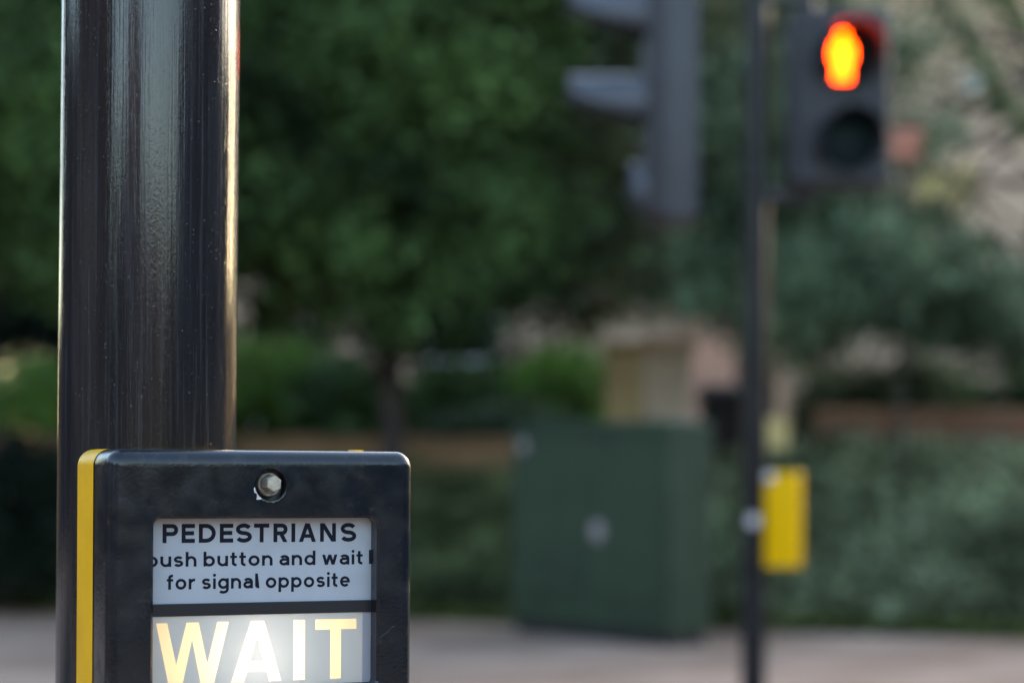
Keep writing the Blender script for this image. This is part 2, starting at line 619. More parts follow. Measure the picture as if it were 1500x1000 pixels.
def union_tris(quads):
    vs, fs = [], []
    for q in quads:
        if sum(q[i - 1].x * q[i].y - q[i].x * q[i - 1].y for i in range(len(q))) < 0:
            q = q[::-1]
        b = len(vs)
        vs += [Vector((p.x * 100, p.y * 100)) for p in q]
        fs.append(list(range(b, b + len(q))))
    ov, oe, of, v0, e0, f0 = delaunay_2d_cdt(vs, [], fs, 0, 1e-4)
    return [(p.x / 100, p.y / 100) for p in ov], [tuple(t) for t, src in zip(of, f0) if len(src)]


def emit_glyph(mb, quads, x, z, sx, sz, y):
    v, f = union_tris(quads)
    mb.add([(x + p[0] * sx, y, z + p[1] * sz) for p in v], f)


def lower_line(mb, text, x0, x1, z, xh, y, w=.255, gap=.21, space=.62):
    adv, items = 0.0, []
    for ch in text:
        if ch == ' ':
            adv += space - gap
            continue
        g, W = lower(ch, w)
        items.append((g, adv))
        adv += W + gap
    adv -= gap
    s = (x1 - x0) / adv
    for g, a in items:
        emit_glyph(mb, g, x0 + a * s, z, s, xh, y)


# ------------------------------------------------------------------ push button box
BOX_BOTTOM, BOX_TOP, HALF = 0.832, 1.2575, 0.1016


def make_button_box(name, loc, rotz, label, lamp):
    """local frame: front face at y = 0 looking down -y, world heights minus 1 kept as z"""
    t = thing(name, loc, label, 'push button box', rotz, None)
    b = 0.009
    # black front cover
    mb = MB()
    loops = [rr(-HALF, HALF, BOX_BOTTOM, BOX_TOP, 0.0105, 0.039)]
    for k in range(7):
        a = R(90 * k / 6)
        ins, y = b * (1 - math.cos(a)), b * (1 - math.sin(a))
        loops.append(rr(-HALF + ins, HALF - ins, BOX_BOTTOM + ins, BOX_TOP - ins, max(0.0105 - ins, 0.0028), y))
    mb.loft(loops)
    WX0, WX1, WZ0, WZ1 = -0.0727, 0.0758, 1.1045, 1.2142
    c = 0.0016
    win = [rr(WX0 - c, WX1 + c, WZ0 - c, WZ1 + c, 0.0065, 0.0), rr(WX0, WX1, WZ0, WZ1, 0.005, c), rr(WX0, WX1, WZ0, WZ1, 0.005, 0.0135)]
    bx, bz = 0.0033, 1.2357
    rec = [circ(bx, bz, 0.0108, 0.0), circ(bx, bz, 0.0102, 0.0006), circ(bx, bz, 0.0098, 0.0085)]
    px, pz = 0.0, 0.935
    btn = [circ(px, pz, 0.047, 0.0), circ(px, pz, 0.044, 0.003), circ(px, pz, 0.043, 0.010)]
    face_with_holes(mb, loops[-1], [win[0], rec[0], btn[0]])
    mb.loft(win)
    mb.loft(rec, cap1=True)
    mb.loft(btn, cap1=True)
    cov = mb.build('front_cover', M['cover'], t, smooth=True)
    bmx = bmesh.new()
    bmx.from_mesh(cov.data)
    bmesh.ops.remove_doubles(bmx, verts=bmx.verts[:], dist=1e-6)
    bmesh.ops.recalc_face_normals(bmx, faces=bmx.faces[:])
    for f in bmx.faces:
        if abs(f.normal.y) > 0.9999:
            f.smooth = False
    bmx.to_mesh(cov.data)
    bmx.free()
    cov.data.set_sharp_from_angle(angle=R(35))
    # yellow back housing
    mb = MB()
    e = 0.0004
    hl = [rr(-HALF - e, HALF + e, BOX_BOTTOM - e, BOX_TOP + e, 0.0109, 0.0393)]
    for k in range(6):
        a = R(90 * k / 5)
        ins, y = 0.005 * (1 - math.cos(a)), 0.089 - 0.005 * (1 - math.sin(a))
        hl.append(rr(-HALF - e + ins, HALF + e - ins, BOX_BOTTOM - e + ins, BOX_TOP + e - ins, max(0.0109 - ins, 0.005), y))
    mb.loft(hl, False, True)
    mb.box(0.076, 0.083, 0.046, 0.060, BOX_TOP - 0.001, BOX_TOP + 0.0012, bev=0.0008)
    mb.build('back_housing', M['yellow'], t, smooth=True)
    # bolt in its recess
    mb = MB()
    mb.loft([circ(bx, bz, 0.0076, 0.0084), circ(bx, bz, 0.0076, 0.0040), circ(bx, bz, 0.0071, 0.0034), circ(bx, bz, 0.0062, 0.0038), circ(bx, bz, 0.0058, 0.0062)], False, True)
    wsh = mb.build('washer', M['washer'], t, smooth=True)
    mb = MB()
    hexa = lambda r, y: [Vector((bx - 0.0004 + r * math.sin(R(60 * k + 4)), y, bz + 0.0006 + r * math.cos(R(60 * k + 4)))) for k in range(6)]
    mb.loft([hexa(0.0053, 0.0060), hexa(0.0053, -0.0072), hexa(0.0048, -0.0080)], False, True)
    mb.build('bolt', M['steel'], t)
    # worn rim and paint chips round the recess
    mb = MB()
    th = [R(198 + 136 * k / 24) for k in range(25)]
    wd = [0.00035 + 0.0007 * (0.5 + 0.5 * math.sin(k * 1.9)) * math.sin(math.pi * k / 24) for k in range(25)]
    mb.loft([[Vector((bx + 0.0107 * math.cos(a), -0.00012, bz + 0.0107 * math.sin(a))) for a in th],
             [Vector((bx + (0.0107 + w_) * math.cos(a), -0.00012, bz + (0.0107 + w_) * math.sin(a))) for a, w_ in zip(th, wd)]], closed=False)
    mb.build('worn_rim', M['scuff'], t)
    mb = MB()
    for a0, a1, w0, sd_ in ((188, 214, 0.0013, 1), (214, 236, 0.0024, 2)):
        th = [R(a0 + (a1 - a0) * k / 10) for k in range(11)]
        rnd = random.Random(sd_)
        ww = [0.0002 + w0 * math.sin(math.pi * k / 10) * rnd.uniform(0.6, 1.1) for k in range(11)]
        mb.loft([[Vector((bx + 0.01085 * math.cos(a), -0.0002, bz + 0.01085 * math.sin(a))) for a in th],
                 [Vector((bx + (0.01085 + w_) * math.cos(a), -0.0002, bz + (0.01085 + w_) * math.sin(a))) for a, w_ in zip(th, ww)]], closed=False)
    mb.build('paint_chip', M['chip'], t)
    mb = MB()
    mb.loft([[Vector((0.0782 + 0.0012 * k, -0.0001, 1.1360 + 0.00095 * k + 0.0004 * math.sin(k * 1.3))) for k in range(9)],
             [Vector((0.0782 + 0.0012 * k, -0.0001, 1.1362 + 0.00095 * k + 0.0004 * math.sin(k * 1.3))) for k in range(9)]], closed=False)
    mb.build('scratch', M['scuff'], t)
    # instruction plate and its lettering
    PY = 0.0120
    mb = MB()
    mb.box(-0.0800, 0.0800, PY, PY + 0.0012, 1.1600, 1.2165)
    pl = mb.build('instruction_plate', M['plate'], t)
    mb = MB()
    ty = PY - 0.00012
    spans = ((-64.1, -54.0), (-51.8, -43.1), (-40.6, -29.5), (-26.9, -18.0), (-16.4, -5.6), (-4.2, 6.0), (8.8, 18.3), (20.9, 23.6), (26.0, 37.6), (40.4, 51.3), (54.4, 65.4))
    cz, ch = 1.1986, 0.0120
    for chx, (a0, a1) in zip('PEDESTRIANS', spans):
        emit_glyph(mb, capital(chx, (a1 - a0) / 1000 / ch, 0.218), a0 / 1000, cz, ch, ch, ty)
    lower_line(mb, 'push button and wait', -0.0745, 0.0701, 1.1836, 0.0066, ty)
    lower_line(mb, 'for signal opposite', -0.0611, 0.0611, 1.1692, 0.0067, ty)
    mb.add([(0.0743, ty, 1.1838), (0.0757, ty, 1.1838), (0.0757, ty, 1.1930), (0.0743, ty, 1.1930)], [(0, 1, 2, 3)])  # plain dark upright bar beside the last word
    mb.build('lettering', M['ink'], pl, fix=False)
    # divider bar
    mb = MB()
    mb.box(-0.0800, 0.0800, PY - 0.0012, PY + 0.0014, 1.1523, 1.1602, bev=0.0004)
    mb.build('divider_bar', M['inner'], t)
    # lit word panel: grey diffuser with the letters cut out of it, amber letters set in
    k = 0.001
    W_ = [(-67.9, 148.1), (-60.8, 148.1), (-54.8, 121.5), (-48.3, 148.1), (-40.4, 148.1), (-34.6, 121.5), (-28.1, 148.1), (-20.6, 148.1), (-30.2, 109.4), (-38.8, 109.4), (-44.6, 137.6), (-50.7, 109.4), (-59.7, 109.4)]
    A_ = [(-18.7, 109.4), (-10.5, 109.4), (-8.4, 115.8), (4.7, 115.8), (6.6, 109.4), (14.5, 109.4), (2.9, 148.1), (-5.9, 148.1)]
    Ah = [(-6.4, 122.2), (2.6, 122.2), (-1.8, 138.9)]
    I_ = [(22.7, 109.4), (30.5, 109.4), (30.5, 148.1), (22.7, 148.1)]
    T_ = [(47.8, 109.4), (55.2, 109.4), (55.2, 141.5), (65.8, 141.5), (65.8, 148.1), (37.6, 148.1), (37.6, 141.5), (47.8, 141.5)]
    v3 = lambda pl_: [Vector((x * k, PY, 1 + z * k)) for x, z in pl_]
    outer = [Vector((-0.0790, PY, 1.1020)), Vector((0.0698, PY, 1.1020)), Vector((0.0698, PY, 1.1530)), Vector((-0.0790, PY, 1.1530))]
    mb = MB()
    face_with_holes(mb, outer, [v3(W_), v3(A_), v3(I_), v3(T_)])
    mb.add(v3(Ah), [(0, 1, 2)])
    wp = mb.build('wait_panel', M['diff'], t, fix=False)
    mb = MB()
    for poly, holes in ((W_, []), (A_, [Ah]), (I_, []), (T_, [])):
        face_with_holes(mb, v3(poly), [v3(h_) for h_ in holes])
    mb.build('lettering', M['amber'], wp, fix=False)
    mb = MB()
    mb.box(0.0699, 0.0800, PY, PY + 0.001, 1.1020, 1.1522)
    mb.build('panel_edge', M['strip'], t)
    mb = MB()
    mb.box(-0.0800, 0.0800, PY - 0.0012, PY + 0.0014, 1.0980, 1.1064, bev=0.0004)
    mb.build('lower_bar', M['inner'], t)
    mb = MB()
    mb.loft([rr(-0.082, 0.082, 1.096, 1.156, .004, PY + 0.0016), rr(-0.082, 0.082, 1.096, 1.156, .004, PY + 0.066)], False, True)
    mb.build('added_reflector', M['white'], t)  # unseen white liner added to keep the panel's backlight from turning yellow
    # the push button itself (below the picture)
    mb = MB()
    mb.loft([circ(px, pz, 0.036, 0.0098), circ(px, pz, 0.036, 0.004), circ(px, pz, 0.033, 0.001), circ(px, pz, 0.015, -0.0008)], False, True)
    mb.build('push_button', M['steel'], t, smooth=True)
    if lamp:
        l = bpy.data.lights.new('bulb', 'POINT')
        l.energy = LAMP_W
        l.shadow_soft_size = 0.004
        l.color = (1.0, 0.90, 0.80)
        lo = bpy.data.objects.new('bulb', l)
        lo.location = (0.001, PY + 0.029, 1.1250)
        lo.parent = t
        col.objects.link(lo)
    return t


LAMP_W = 0.030

# ------------------------------------------------------------------ ground
mb = MB()
mb.box(-600, 600, -600, 900, -0.9, -0.14)
struct(mb.build('ground', M['land']))
mb = MB()
mb.box(-80, 80, 2.9, 8.3, -0.16, -0.12)
struct(mb.build('road', M['road']))
mb = MB()
mb.box(-80, 80, -9.5, 2.78, -0.16, 0.0)
struct(mb.build('near_pavement', M['pave']))
mb = MB()
mb.box(-80, 80, 8.42, 20.5, -0.16, 0.0)
struct(mb.build('far_pavement', M['pave']))
mb = MB()
mb.box(-80, 80, 2.785, 2.905, -0.18, 0.004, bev=0.012)
struct(mb.build('near_kerb', M['kerb']))
mb = MB()
mb.box(-80, 80, 8.295, 8.415, -0.18, 0.004, bev=0.012)
struct(mb.build('far_kerb', M['kerb']))
mb = MB()
for y in (3.15, 3.35, 7.85, 8.05):
    mb.box(-80, 80, y, y + 0.07, -0.13, -0.116)
struct(mb.build('road_markings', M['line']))

# raised garden bank behind the far pavement: front edge runs from y = 19.4 (left) to y = 16.3 (right)


def bank_front(x):
    return 17.45 - 0.33 * x if x < 4 else 16.13 - 0.05 * (x - 4)


def bank_z(x, y):
    s = (y - bank_front(x)) / (2.6 + 1.3 / (1 + math.exp(5 * (x - 1.5))))
    s = min(max(s, 0), 1)
    gate = math.exp(-((x - 1.55) / 0.75) ** 4)
    return (1.18 * s * s * (3 - 2 * s)) * (1 - 0.25 * gate) + 0.012


mb = MB()
xs = np.linspace(-26, 30, 90)
ys = np.linspace(0, 1, 24)
grid = []
for v in ys:
    for x in xs:
        y = bank_front(x) + v * v * 20
        grid.append((x, y, bank_z(x, y) + 0.02 * math.sin(x * 3.1 + y * 2.3)))
fs = []
for j in range(23):
    for i in range(89):
        a = j * 90 + i
        fs.append((a, a + 1, a + 91, a + 90))
mb.add(grid, fs)
struct(mb.build('garden_bank', M['soil'], smooth=True))


# ------------------------------------------------------------------ foliage
def leaf_mesh(name, centers, size, m, parent=None, flat=0.35, droop=0.2, seed=1):
    g = np.random.default_rng(seed)
    n = len(centers)
    c = np.asarray(centers, dtype=np.float32)
    d = g.normal(size=(n, 3))
    d[:, 2] -= droop
    d /= np.linalg.norm(d, axis=1, keepdims=True)
    u = g.normal(size=(n, 3))
    u[:, 2] += flat
    s = np.cross(d, u)
    s /= np.linalg.norm(s, axis=1, keepdims=True) + 1e-6
    nn = np.cross(d, s)
    L = size * g.uniform(0.6, 1.4, (n, 1))
    wd = L * g.uniform(0.25, 0.38, (n, 1))
    v = np.stack([c - d * L * .5, c + s * wd + nn * wd * .25, c + d * L * .5, c - s * wd + nn * wd * .25], axis=1).reshape(-1, 3)
    me = bpy.data.meshes.new(name)
    me.vertices.add(4 * n)
    me.vertices.foreach_set('co', v.astype(np.float32).ravel())
    me.loops.add(4 * n)
    me.loops.foreach_set('vertex_index', np.arange(4 * n, dtype=np.int32))
    me.polygons.add(n)
    me.polygons.foreach_set('loop_start', np.arange(0, 4 * n, 4, dtype=np.int32))
    me.update(calc_edges=True)
    me.materials.append(m)
    o = bpy.data.objects.new(name, me)
    col.objects.link(o)
    if parent:
        o.parent = parent
    return o


def clumps(ells, n_clump, per, sig, seed, shell=0.7):
    """leaf centres gathered in clumps spread through a set of ellipsoids (cx,cy,cz,rx,ry,rz)"""
    g = np.random.default_rng(seed)
    vol = np.array([(e[3] * e[4] * e[5]) ** (2 / 3) for e in ells])
    pick = g.choice(len(ells), n_clump, p=vol / vol.sum())
    e = np.array(ells)[pick]
    d = g.normal(size=(n_clump, 3))
    d /= np.linalg.norm(d, axis=1, keepdims=True)
    r = shell + (1 - shell) * g.uniform(0, 1, (n_clump, 1)) ** 0.6
    r *= np.where(g.uniform(size=(n_clump, 1)) < 0.25, g.uniform(.3, 1, (n_clump, 1)), 1)
    c = e[:, :3] + d * r * e[:, 3:]
    sz = sig * g.uniform(0.6, 1.5, (n_clump, 1))
    pts = c[:, None, :] + g.normal(size=(n_clump, per, 3)) * sz[:, None, :] * np.array([1, 1, .62])
    return pts.reshape(-1, 3)


def trunk_mesh(mb, base, top, r0, r1, wob=0.08, seed=0, n=10):
    g = random.Random(seed)
    b, t_ = Vector(base), Vector(top)
    pts, rad = [], []
    for k in range(9):
        s = k / 8
        p = b.lerp(t_, s) + Vector((g.uniform(-wob, wob), g.uniform(-wob, wob), 0)) * (1 if 0 < k else 0)
        pts.append(p)
        rad.append((r0 + (r1 - r0) * s) * (1.35 if k == 0 else 1))
    mb.tube(pts, rad, n)
    return pts


def tree(name, x, y, height, ells, leaf_m, label, n_clump=700, per=55, sig=.2, size=.11, r0=.16, seed=1, shell=.6, lean=(0, 0)):
    """ells are relative to the trunk base"""
    z0 = bank_z(x, y) if 15 < y and abs(x) < 12 else 0
    t = thing(name, (x, y, z0), label, 'tree')
    mb = MB()
    pts = trunk_mesh(mb, (0, 0, -.15), (lean[0], lean[1], height * .8), r0, r0 * .3, .06, seed)
    g = random.Random(seed)
    for e in ells:
        for _ in range(3):
            k = g.randint(3, 7)
            a = pts[k]
            e_ = Vector((e[0] + g.uniform(-.6, .6) * e[3], e[1] + g.uniform(-.6, .6) * e[4], e[2] + g.uniform(-.4, .5) * e[5]))
            mid = a.lerp(e_, .5) + Vector((0, 0, .25))
            rb = r0 * .32
            mb.tube([a, mid, e_], [rb, rb * .6, rb * .2], 7)
    mb.build('trunk', M['bark'], t, smooth=True)
    leaf_mesh('crown', clumps(ells, n_clump, per, sig, seed, shell), size, leaf_m, t, seed=seed)
    return t


def shrub(name, x, y, rx, ry, rz, leaf_m, label, n_clump=160, per=50, sig=.12, size=.075, seed=1, z=None, cat='shrub'):
    z0 = (bank_z(x, y) if z is None else z)
    t = thing(name, (x, y, z0), label, cat)
    g = random.Random(seed)
    mb = MB()
    for k in range(6):
        a = 2 * math.pi * k / 6 + g.uniform(-.3, .3)
        mb.tube([(0.05 * math.cos(a), .05 * math.sin(a), -.1), (rx * .3 * math.cos(a), ry * .3 * math.sin(a), rz * .7), (rx * .7 * math.cos(a), ry * .7 * math.sin(a), rz * 1.4)], [.03, .02, .008], 6)
    mb.build('stem', M['bark'], t, smooth=True)
    ells = [(0, 0, rz, rx, ry, rz)]
    for k in range(5):
        ells.append((g.uniform(-.6, .6) * rx, g.uniform(-.6, .6) * ry, rz * g.uniform(.8, 1.5), rx * .45, ry * .45, rz * .5))
    leaf_mesh('foliage', clumps(ells, n_clump, per, sig, seed, .55), size, leaf_m, t, seed=seed)
    return t


# main dark tree whose trunk stands beside the near box
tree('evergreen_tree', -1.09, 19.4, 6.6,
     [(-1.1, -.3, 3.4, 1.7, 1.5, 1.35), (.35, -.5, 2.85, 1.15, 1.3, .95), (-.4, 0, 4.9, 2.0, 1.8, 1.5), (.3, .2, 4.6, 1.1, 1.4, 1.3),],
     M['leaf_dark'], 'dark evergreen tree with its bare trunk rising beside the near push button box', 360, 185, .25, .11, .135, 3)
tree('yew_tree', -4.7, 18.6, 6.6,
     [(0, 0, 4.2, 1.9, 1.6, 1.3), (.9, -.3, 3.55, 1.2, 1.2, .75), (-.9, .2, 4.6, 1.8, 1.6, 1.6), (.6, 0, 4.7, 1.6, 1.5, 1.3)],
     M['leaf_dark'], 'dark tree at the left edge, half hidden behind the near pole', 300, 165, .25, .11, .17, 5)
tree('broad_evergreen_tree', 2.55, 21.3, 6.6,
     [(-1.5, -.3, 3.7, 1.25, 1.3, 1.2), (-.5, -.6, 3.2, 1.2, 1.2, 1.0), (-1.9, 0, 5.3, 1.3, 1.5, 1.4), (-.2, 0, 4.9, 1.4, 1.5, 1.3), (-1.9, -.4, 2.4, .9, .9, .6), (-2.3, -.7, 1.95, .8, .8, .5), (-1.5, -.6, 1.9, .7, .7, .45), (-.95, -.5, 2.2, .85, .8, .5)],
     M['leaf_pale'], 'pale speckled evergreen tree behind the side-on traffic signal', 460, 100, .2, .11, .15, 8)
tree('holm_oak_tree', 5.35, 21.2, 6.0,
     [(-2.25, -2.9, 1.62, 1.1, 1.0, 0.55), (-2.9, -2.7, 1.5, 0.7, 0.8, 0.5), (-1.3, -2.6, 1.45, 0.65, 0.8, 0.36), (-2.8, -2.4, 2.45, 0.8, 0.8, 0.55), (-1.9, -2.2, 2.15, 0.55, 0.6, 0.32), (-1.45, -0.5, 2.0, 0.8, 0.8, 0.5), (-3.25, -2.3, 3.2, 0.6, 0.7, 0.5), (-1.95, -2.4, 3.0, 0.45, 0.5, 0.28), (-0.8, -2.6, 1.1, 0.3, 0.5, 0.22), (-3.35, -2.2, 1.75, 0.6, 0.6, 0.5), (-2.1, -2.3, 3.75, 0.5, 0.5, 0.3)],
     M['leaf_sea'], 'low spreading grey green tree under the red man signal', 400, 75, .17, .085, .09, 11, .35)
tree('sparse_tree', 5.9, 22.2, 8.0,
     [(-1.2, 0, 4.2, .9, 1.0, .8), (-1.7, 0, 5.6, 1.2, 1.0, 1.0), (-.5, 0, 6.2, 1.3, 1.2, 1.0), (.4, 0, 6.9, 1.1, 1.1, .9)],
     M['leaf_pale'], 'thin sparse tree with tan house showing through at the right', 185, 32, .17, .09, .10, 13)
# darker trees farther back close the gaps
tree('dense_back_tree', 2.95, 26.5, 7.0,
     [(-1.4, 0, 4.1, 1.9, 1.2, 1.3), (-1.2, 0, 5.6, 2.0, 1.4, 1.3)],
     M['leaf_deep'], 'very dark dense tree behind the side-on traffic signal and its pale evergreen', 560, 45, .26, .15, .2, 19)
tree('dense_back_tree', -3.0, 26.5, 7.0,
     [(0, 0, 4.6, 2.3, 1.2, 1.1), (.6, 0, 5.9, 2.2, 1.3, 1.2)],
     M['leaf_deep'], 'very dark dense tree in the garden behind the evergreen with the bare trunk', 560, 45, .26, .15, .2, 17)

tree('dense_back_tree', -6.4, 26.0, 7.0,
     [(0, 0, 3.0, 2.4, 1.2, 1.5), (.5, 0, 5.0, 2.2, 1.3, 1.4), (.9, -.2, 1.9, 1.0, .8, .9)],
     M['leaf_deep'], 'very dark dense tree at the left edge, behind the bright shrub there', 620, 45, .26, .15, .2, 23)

# branch crossing the top right corner
mb = MB()
t = thing('bare_branch_tree', (6.3, 20.6, bank_z(6.3, 20.6)), 'bare branched tree crossing the top right corner', 'tree')
mb = MB()
b0 = Vector((6.3, 20.6, bank_z(6.3, 20.6)))
trunk_mesh(mb, (0, 0, -.1), (.2, .1, 5.2), .10, .05, .05, 4)
for a, c, d in (((0.02, 0, 2.0), P(1470, 150, 20.4) - b0, P(1400, 30, 20.2) - b0), ((.05, 0, 2.6), P(1500, 60, 20.7) - b0, P(1460, -60, 20.5) - b0), ((.1, 0, 3.0), P(1560, 40, 20.6) - b0, P(1600, -80, 20.5) - b0)):
    mb.tube([a, c, d, d + (d - c) * .8], [.06, .045, .03, .012], 8)
mb.build('trunk', M['bark'], t, smooth=True)
g_ = np.random.default_rng(3)
tw = []
for (a, c) in ((P(1500, 200, 20.4) - b0, P(1380, 0, 20.2) - b0), (P(1500, 60, 20.7) - b0, P(1440, -90, 20.5) - b0)):
    s = g_.uniform(0, 1, (420, 1))
    tw.append(np.array(a) * (1 - s) + np.array(c) * s + g_.normal(size=(420, 3)) * .07)
leaf_mesh('crown', np.concatenate(tw), .075, M['leaf_mid'], t, seed=5)

# unseen greenery added to block low sky and shape the gloss paint's reflections
for x_, y_, h_, lb in ((-12.3, -19, 1.0, 'unseen tree added behind the camera to plug the sky gap between two houses on the left'), (22.5, -26, 1.1, 'unseen tree added behind the camera to plug the sky gap beyond the side street')):
    tree('sky_block_tree', x_, y_, 6 * h_, [(0, 0, 2.2 * h_, 2.7, 2.2, 2.2 * h_), (.4, 0, 3.6 * h_, 2.2, 1.9, 1.6 * h_)], M['leaf_deep'], lb, 420, 45, .3, .24, .15, int(x_ * 7) % 97)


def long_hedge(x0, y0, x1, y1, h, label, seed):  # out-of-view hedge added to cut off sky in the pole's rim reflections
    t_ = thing('sky_block_hedge', ((x0 + x1) / 2, (y0 + y1) / 2, -.14), label, 'hedge', math.atan2(y1 - y0, x1 - x0))
    Ln = math.hypot(x1 - x0, y1 - y0)
    mb = MB()
    mb.box(-Ln / 2 + .2, Ln / 2 - .2, -.45, .45, 0, h - .25)
    mb.build('stems', M['bark'], t_)
    g = np.random.default_rng(seed)
    n_ = int(Ln * h * 55)
    p_ = np.stack([g.uniform(-Ln / 2, Ln / 2, n_), g.uniform(-.75, .75, n_), h * g.uniform(0, 1, n_) ** .7], 1)
    p_[:, 2] += .25 * np.sin(p_[:, 0] * 1.3) * (p_[:, 2] / h)
    leaf_mesh('foliage', p_, .2, M['leaf_deep'], t_, seed=seed)


long_hedge(11.6, 32.5, 21.2, 31.5, 10.5, 'very tall unseen hedge added to block sky on the right, nearest the tan house', 71)
long_hedge(21.2, 31.2, 26.2, 30.2, 4.8, 'lower unseen hedge added to block sky between two very tall ones', 72)
long_hedge(26.2, 30, 46, 13.5, 9.5, 'very tall unseen hedge added to block sky on the right, farthest along', 73)
long_hedge(-9.5, 27, -18.5, 25.5, 3.6, 'low unseen hedge added to block sky on the left', 74)
long_hedge(-18.5, 25.5, -42, 9.2, 9.5, 'very tall unseen hedge added to block sky on the left', 75)

# shrubs behind the wall (left to right)
shrub('garden_shrub', -3.13, 25.2, 1.02, .7, 0.84, M['leaf_bright'], 'bright green shrub seen just right of the near pole', 220, 55, seed=21)
shrub('garden_shrub', -1.99, 25.0, 0.85, .7, 0.70, M['leaf_mid'], 'mid green shrub left of the dark evergreen trunk', 220, 55, seed=22)
shrub('garden_shrub', -0.51, 25.2, 0.85, .7, 0.68, M['leaf_mid'], 'rounded green shrub above the tan wall, right of the trunk', 220, 55, seed=23)
shrub('garden_shrub', 0.63, 25.0, 0.85, .7, 0.77, M['leaf_bright'], 'fresh green shrub behind the top of the green cabinet', 220, 55, seed=24)
shrub('garden_shrub', -.05, 23.6, .9, .4, .36, M['leaf_sea'], 'low blue green shrub along the wall beside the cabinet', 190, 50, seed=25)
shrub('garden_shrub', -5.3, 23.2, .8, .6, .62, M['leaf_bright'], 'bright green shrub at the far left edge', 190, 50, seed=26)
shrub('clipped_shrub', 3.35, 22.4, .45, .5, .62, M['ivy_dark'], 'upright green shrub between the yellow plate and the darker shrubs on the wall', 120, 50, seed=31)
shrub('clipped_shrub', 3.95, 22.0, .85, .6, .60, M['ivy_dark'], 'dark shrub above the brown wall, right of the yellow plate', 230, 50, seed=27)
shrub('clipped_shrub', 5.05, 22.2, .85, .6, .62, M['leaf_dark'], 'dark shrub above the brown wall at the right edge', 230, 50, seed=28)
shrub('yew_shrub', -4.35, 18.35, .72, .7, .62, M['leaf_deep'], 'near black yew bush low behind the near pole', 330, 60, seed=29, z=.25)
shrub('yew_shrub', -3.1, 19.6, .75, .6, .55, M['leaf_deep'], 'near black bush between the near pole and its button box', 260, 60, seed=30, z=.35)

# ------------------------------------------------------------------ garden walls, gate piers
def wall(name, x0, y0, x1, y1, z0, z1, m, label):
    t = thing(name, (x0, y0, 0), label, 'wall', math.atan2(y1 - y0, x1 - x0))
    Ln = math.hypot(x1 - x0, y1 - y0)
    mb = MB()
    mb.box(0, Ln, -.11, .11, z0, z1)
    mb.build('brickwork', m, t)
    mb = MB()
    n = max(2, int(Ln / .6))
    for k in range(n):
        mb.box(k * Ln / n + .004, (k + 1) * Ln / n - .004, -.15, .15, z1, z1 + .07, bev=.012)
    mb.build('coping', M['coping'], t)
    return t


wall('brick_wall', 2.75, 19.35, 12, 18.9, -.1, 1.76, M['wallbrick'], 'red brown brick wall above the ivy on the right')
wall('brick_wall', -14, 21.6, .62, 20.75, -.1, 1.50, M['oldbrick'], 'tan brick wall between the near box and green cabinet')


def pier(name, c, w, z1, m, label):
    t = thing(name, (c.x, c.y, 0), label, 'gate pier')
    mb = MB()
    mb.box(-w / 2, w / 2, -w / 2, w / 2, .4, z1, bev=.01)
    mb.build('shaft', m, t)
    mb = MB()
    mb.box(-w / 2 - .05, w / 2 + .05, -w / 2 - .05, w / 2 + .05, z1, z1 + .09, bev=.02)
    mb.loft([rr(-w / 2, w / 2, -w / 2, w / 2, .01, 0), rr(-.03, .03, -.03, .03, .005, 0)], False, True, mtx=Matrix.Translation((0, 0, z1 + .09)) @ Matrix(((1, 0, 0, 0), (0, 0, 1, 0), (0, 1, 0, 0), (0, 0, 0, 1)))) if False else None
    mb.build('cap', m, t)
    return t


pier('gate_pier', P(914, 690, 21.2), .36, 2.44, M['tanstone'], 'ochre stone gate pier behind the cabinet, left of the paler one')
pier('gate_pier', P(978, 690, 21.6), .44, 2.52, M['stone'], 'pale cream stone gate pier behind the right of the cabinet')

# dark wheelie bin with a lid
bc = P(1062, 690, 22.6)
t = thing('wheelie_bin', (bc.x, bc.y, 1.05), 'dark wheelie bin by the pale gate pier, behind the far pole', 'bin')
mb = MB()
sq = lambda w, d, z: [(-w, -d, z), (w, -d, z), (w, d, z), (-w, d, z)]
mb.loft([sq(.20, .22, .06), sq(.27, .30, 1.0)], True, True)
mb.build('body', M['bin'], t)
mb = MB()
mb.loft([sq(.30, .33, 1.0), sq(.30, .33, 1.05), sq(.25, .26, 1.11)], True, True)
mb.build('lid', M['bin'], t)
for sx in (-1, 1):
    mb = MB()
    mb.tube([(sx * .2, .24, .1), (sx * .26, .24, .1)], .1, 14)
    mb.build('wheel', M['bin'], t, smooth=True)

# small yellow marker plate on a post in front of the wall
yc = P(1138, 634, 17.6)
t = thing('marker_plate', (yc.x, yc.y, 0), 'small pale yellow marker plate on a post, just above the far yellow box', 'sign')
mb = MB()
mb.box(-.09, .09, -.012, .0, yc.z - .13, yc.z + .13, bev=.004)
mb.build('plate', M['band'], t)
mb = MB()
mb.tube([(0, .03, .1), (0, .03, yc.z + .1)], .025, 10)
mb.build('post', M['bin'], t)

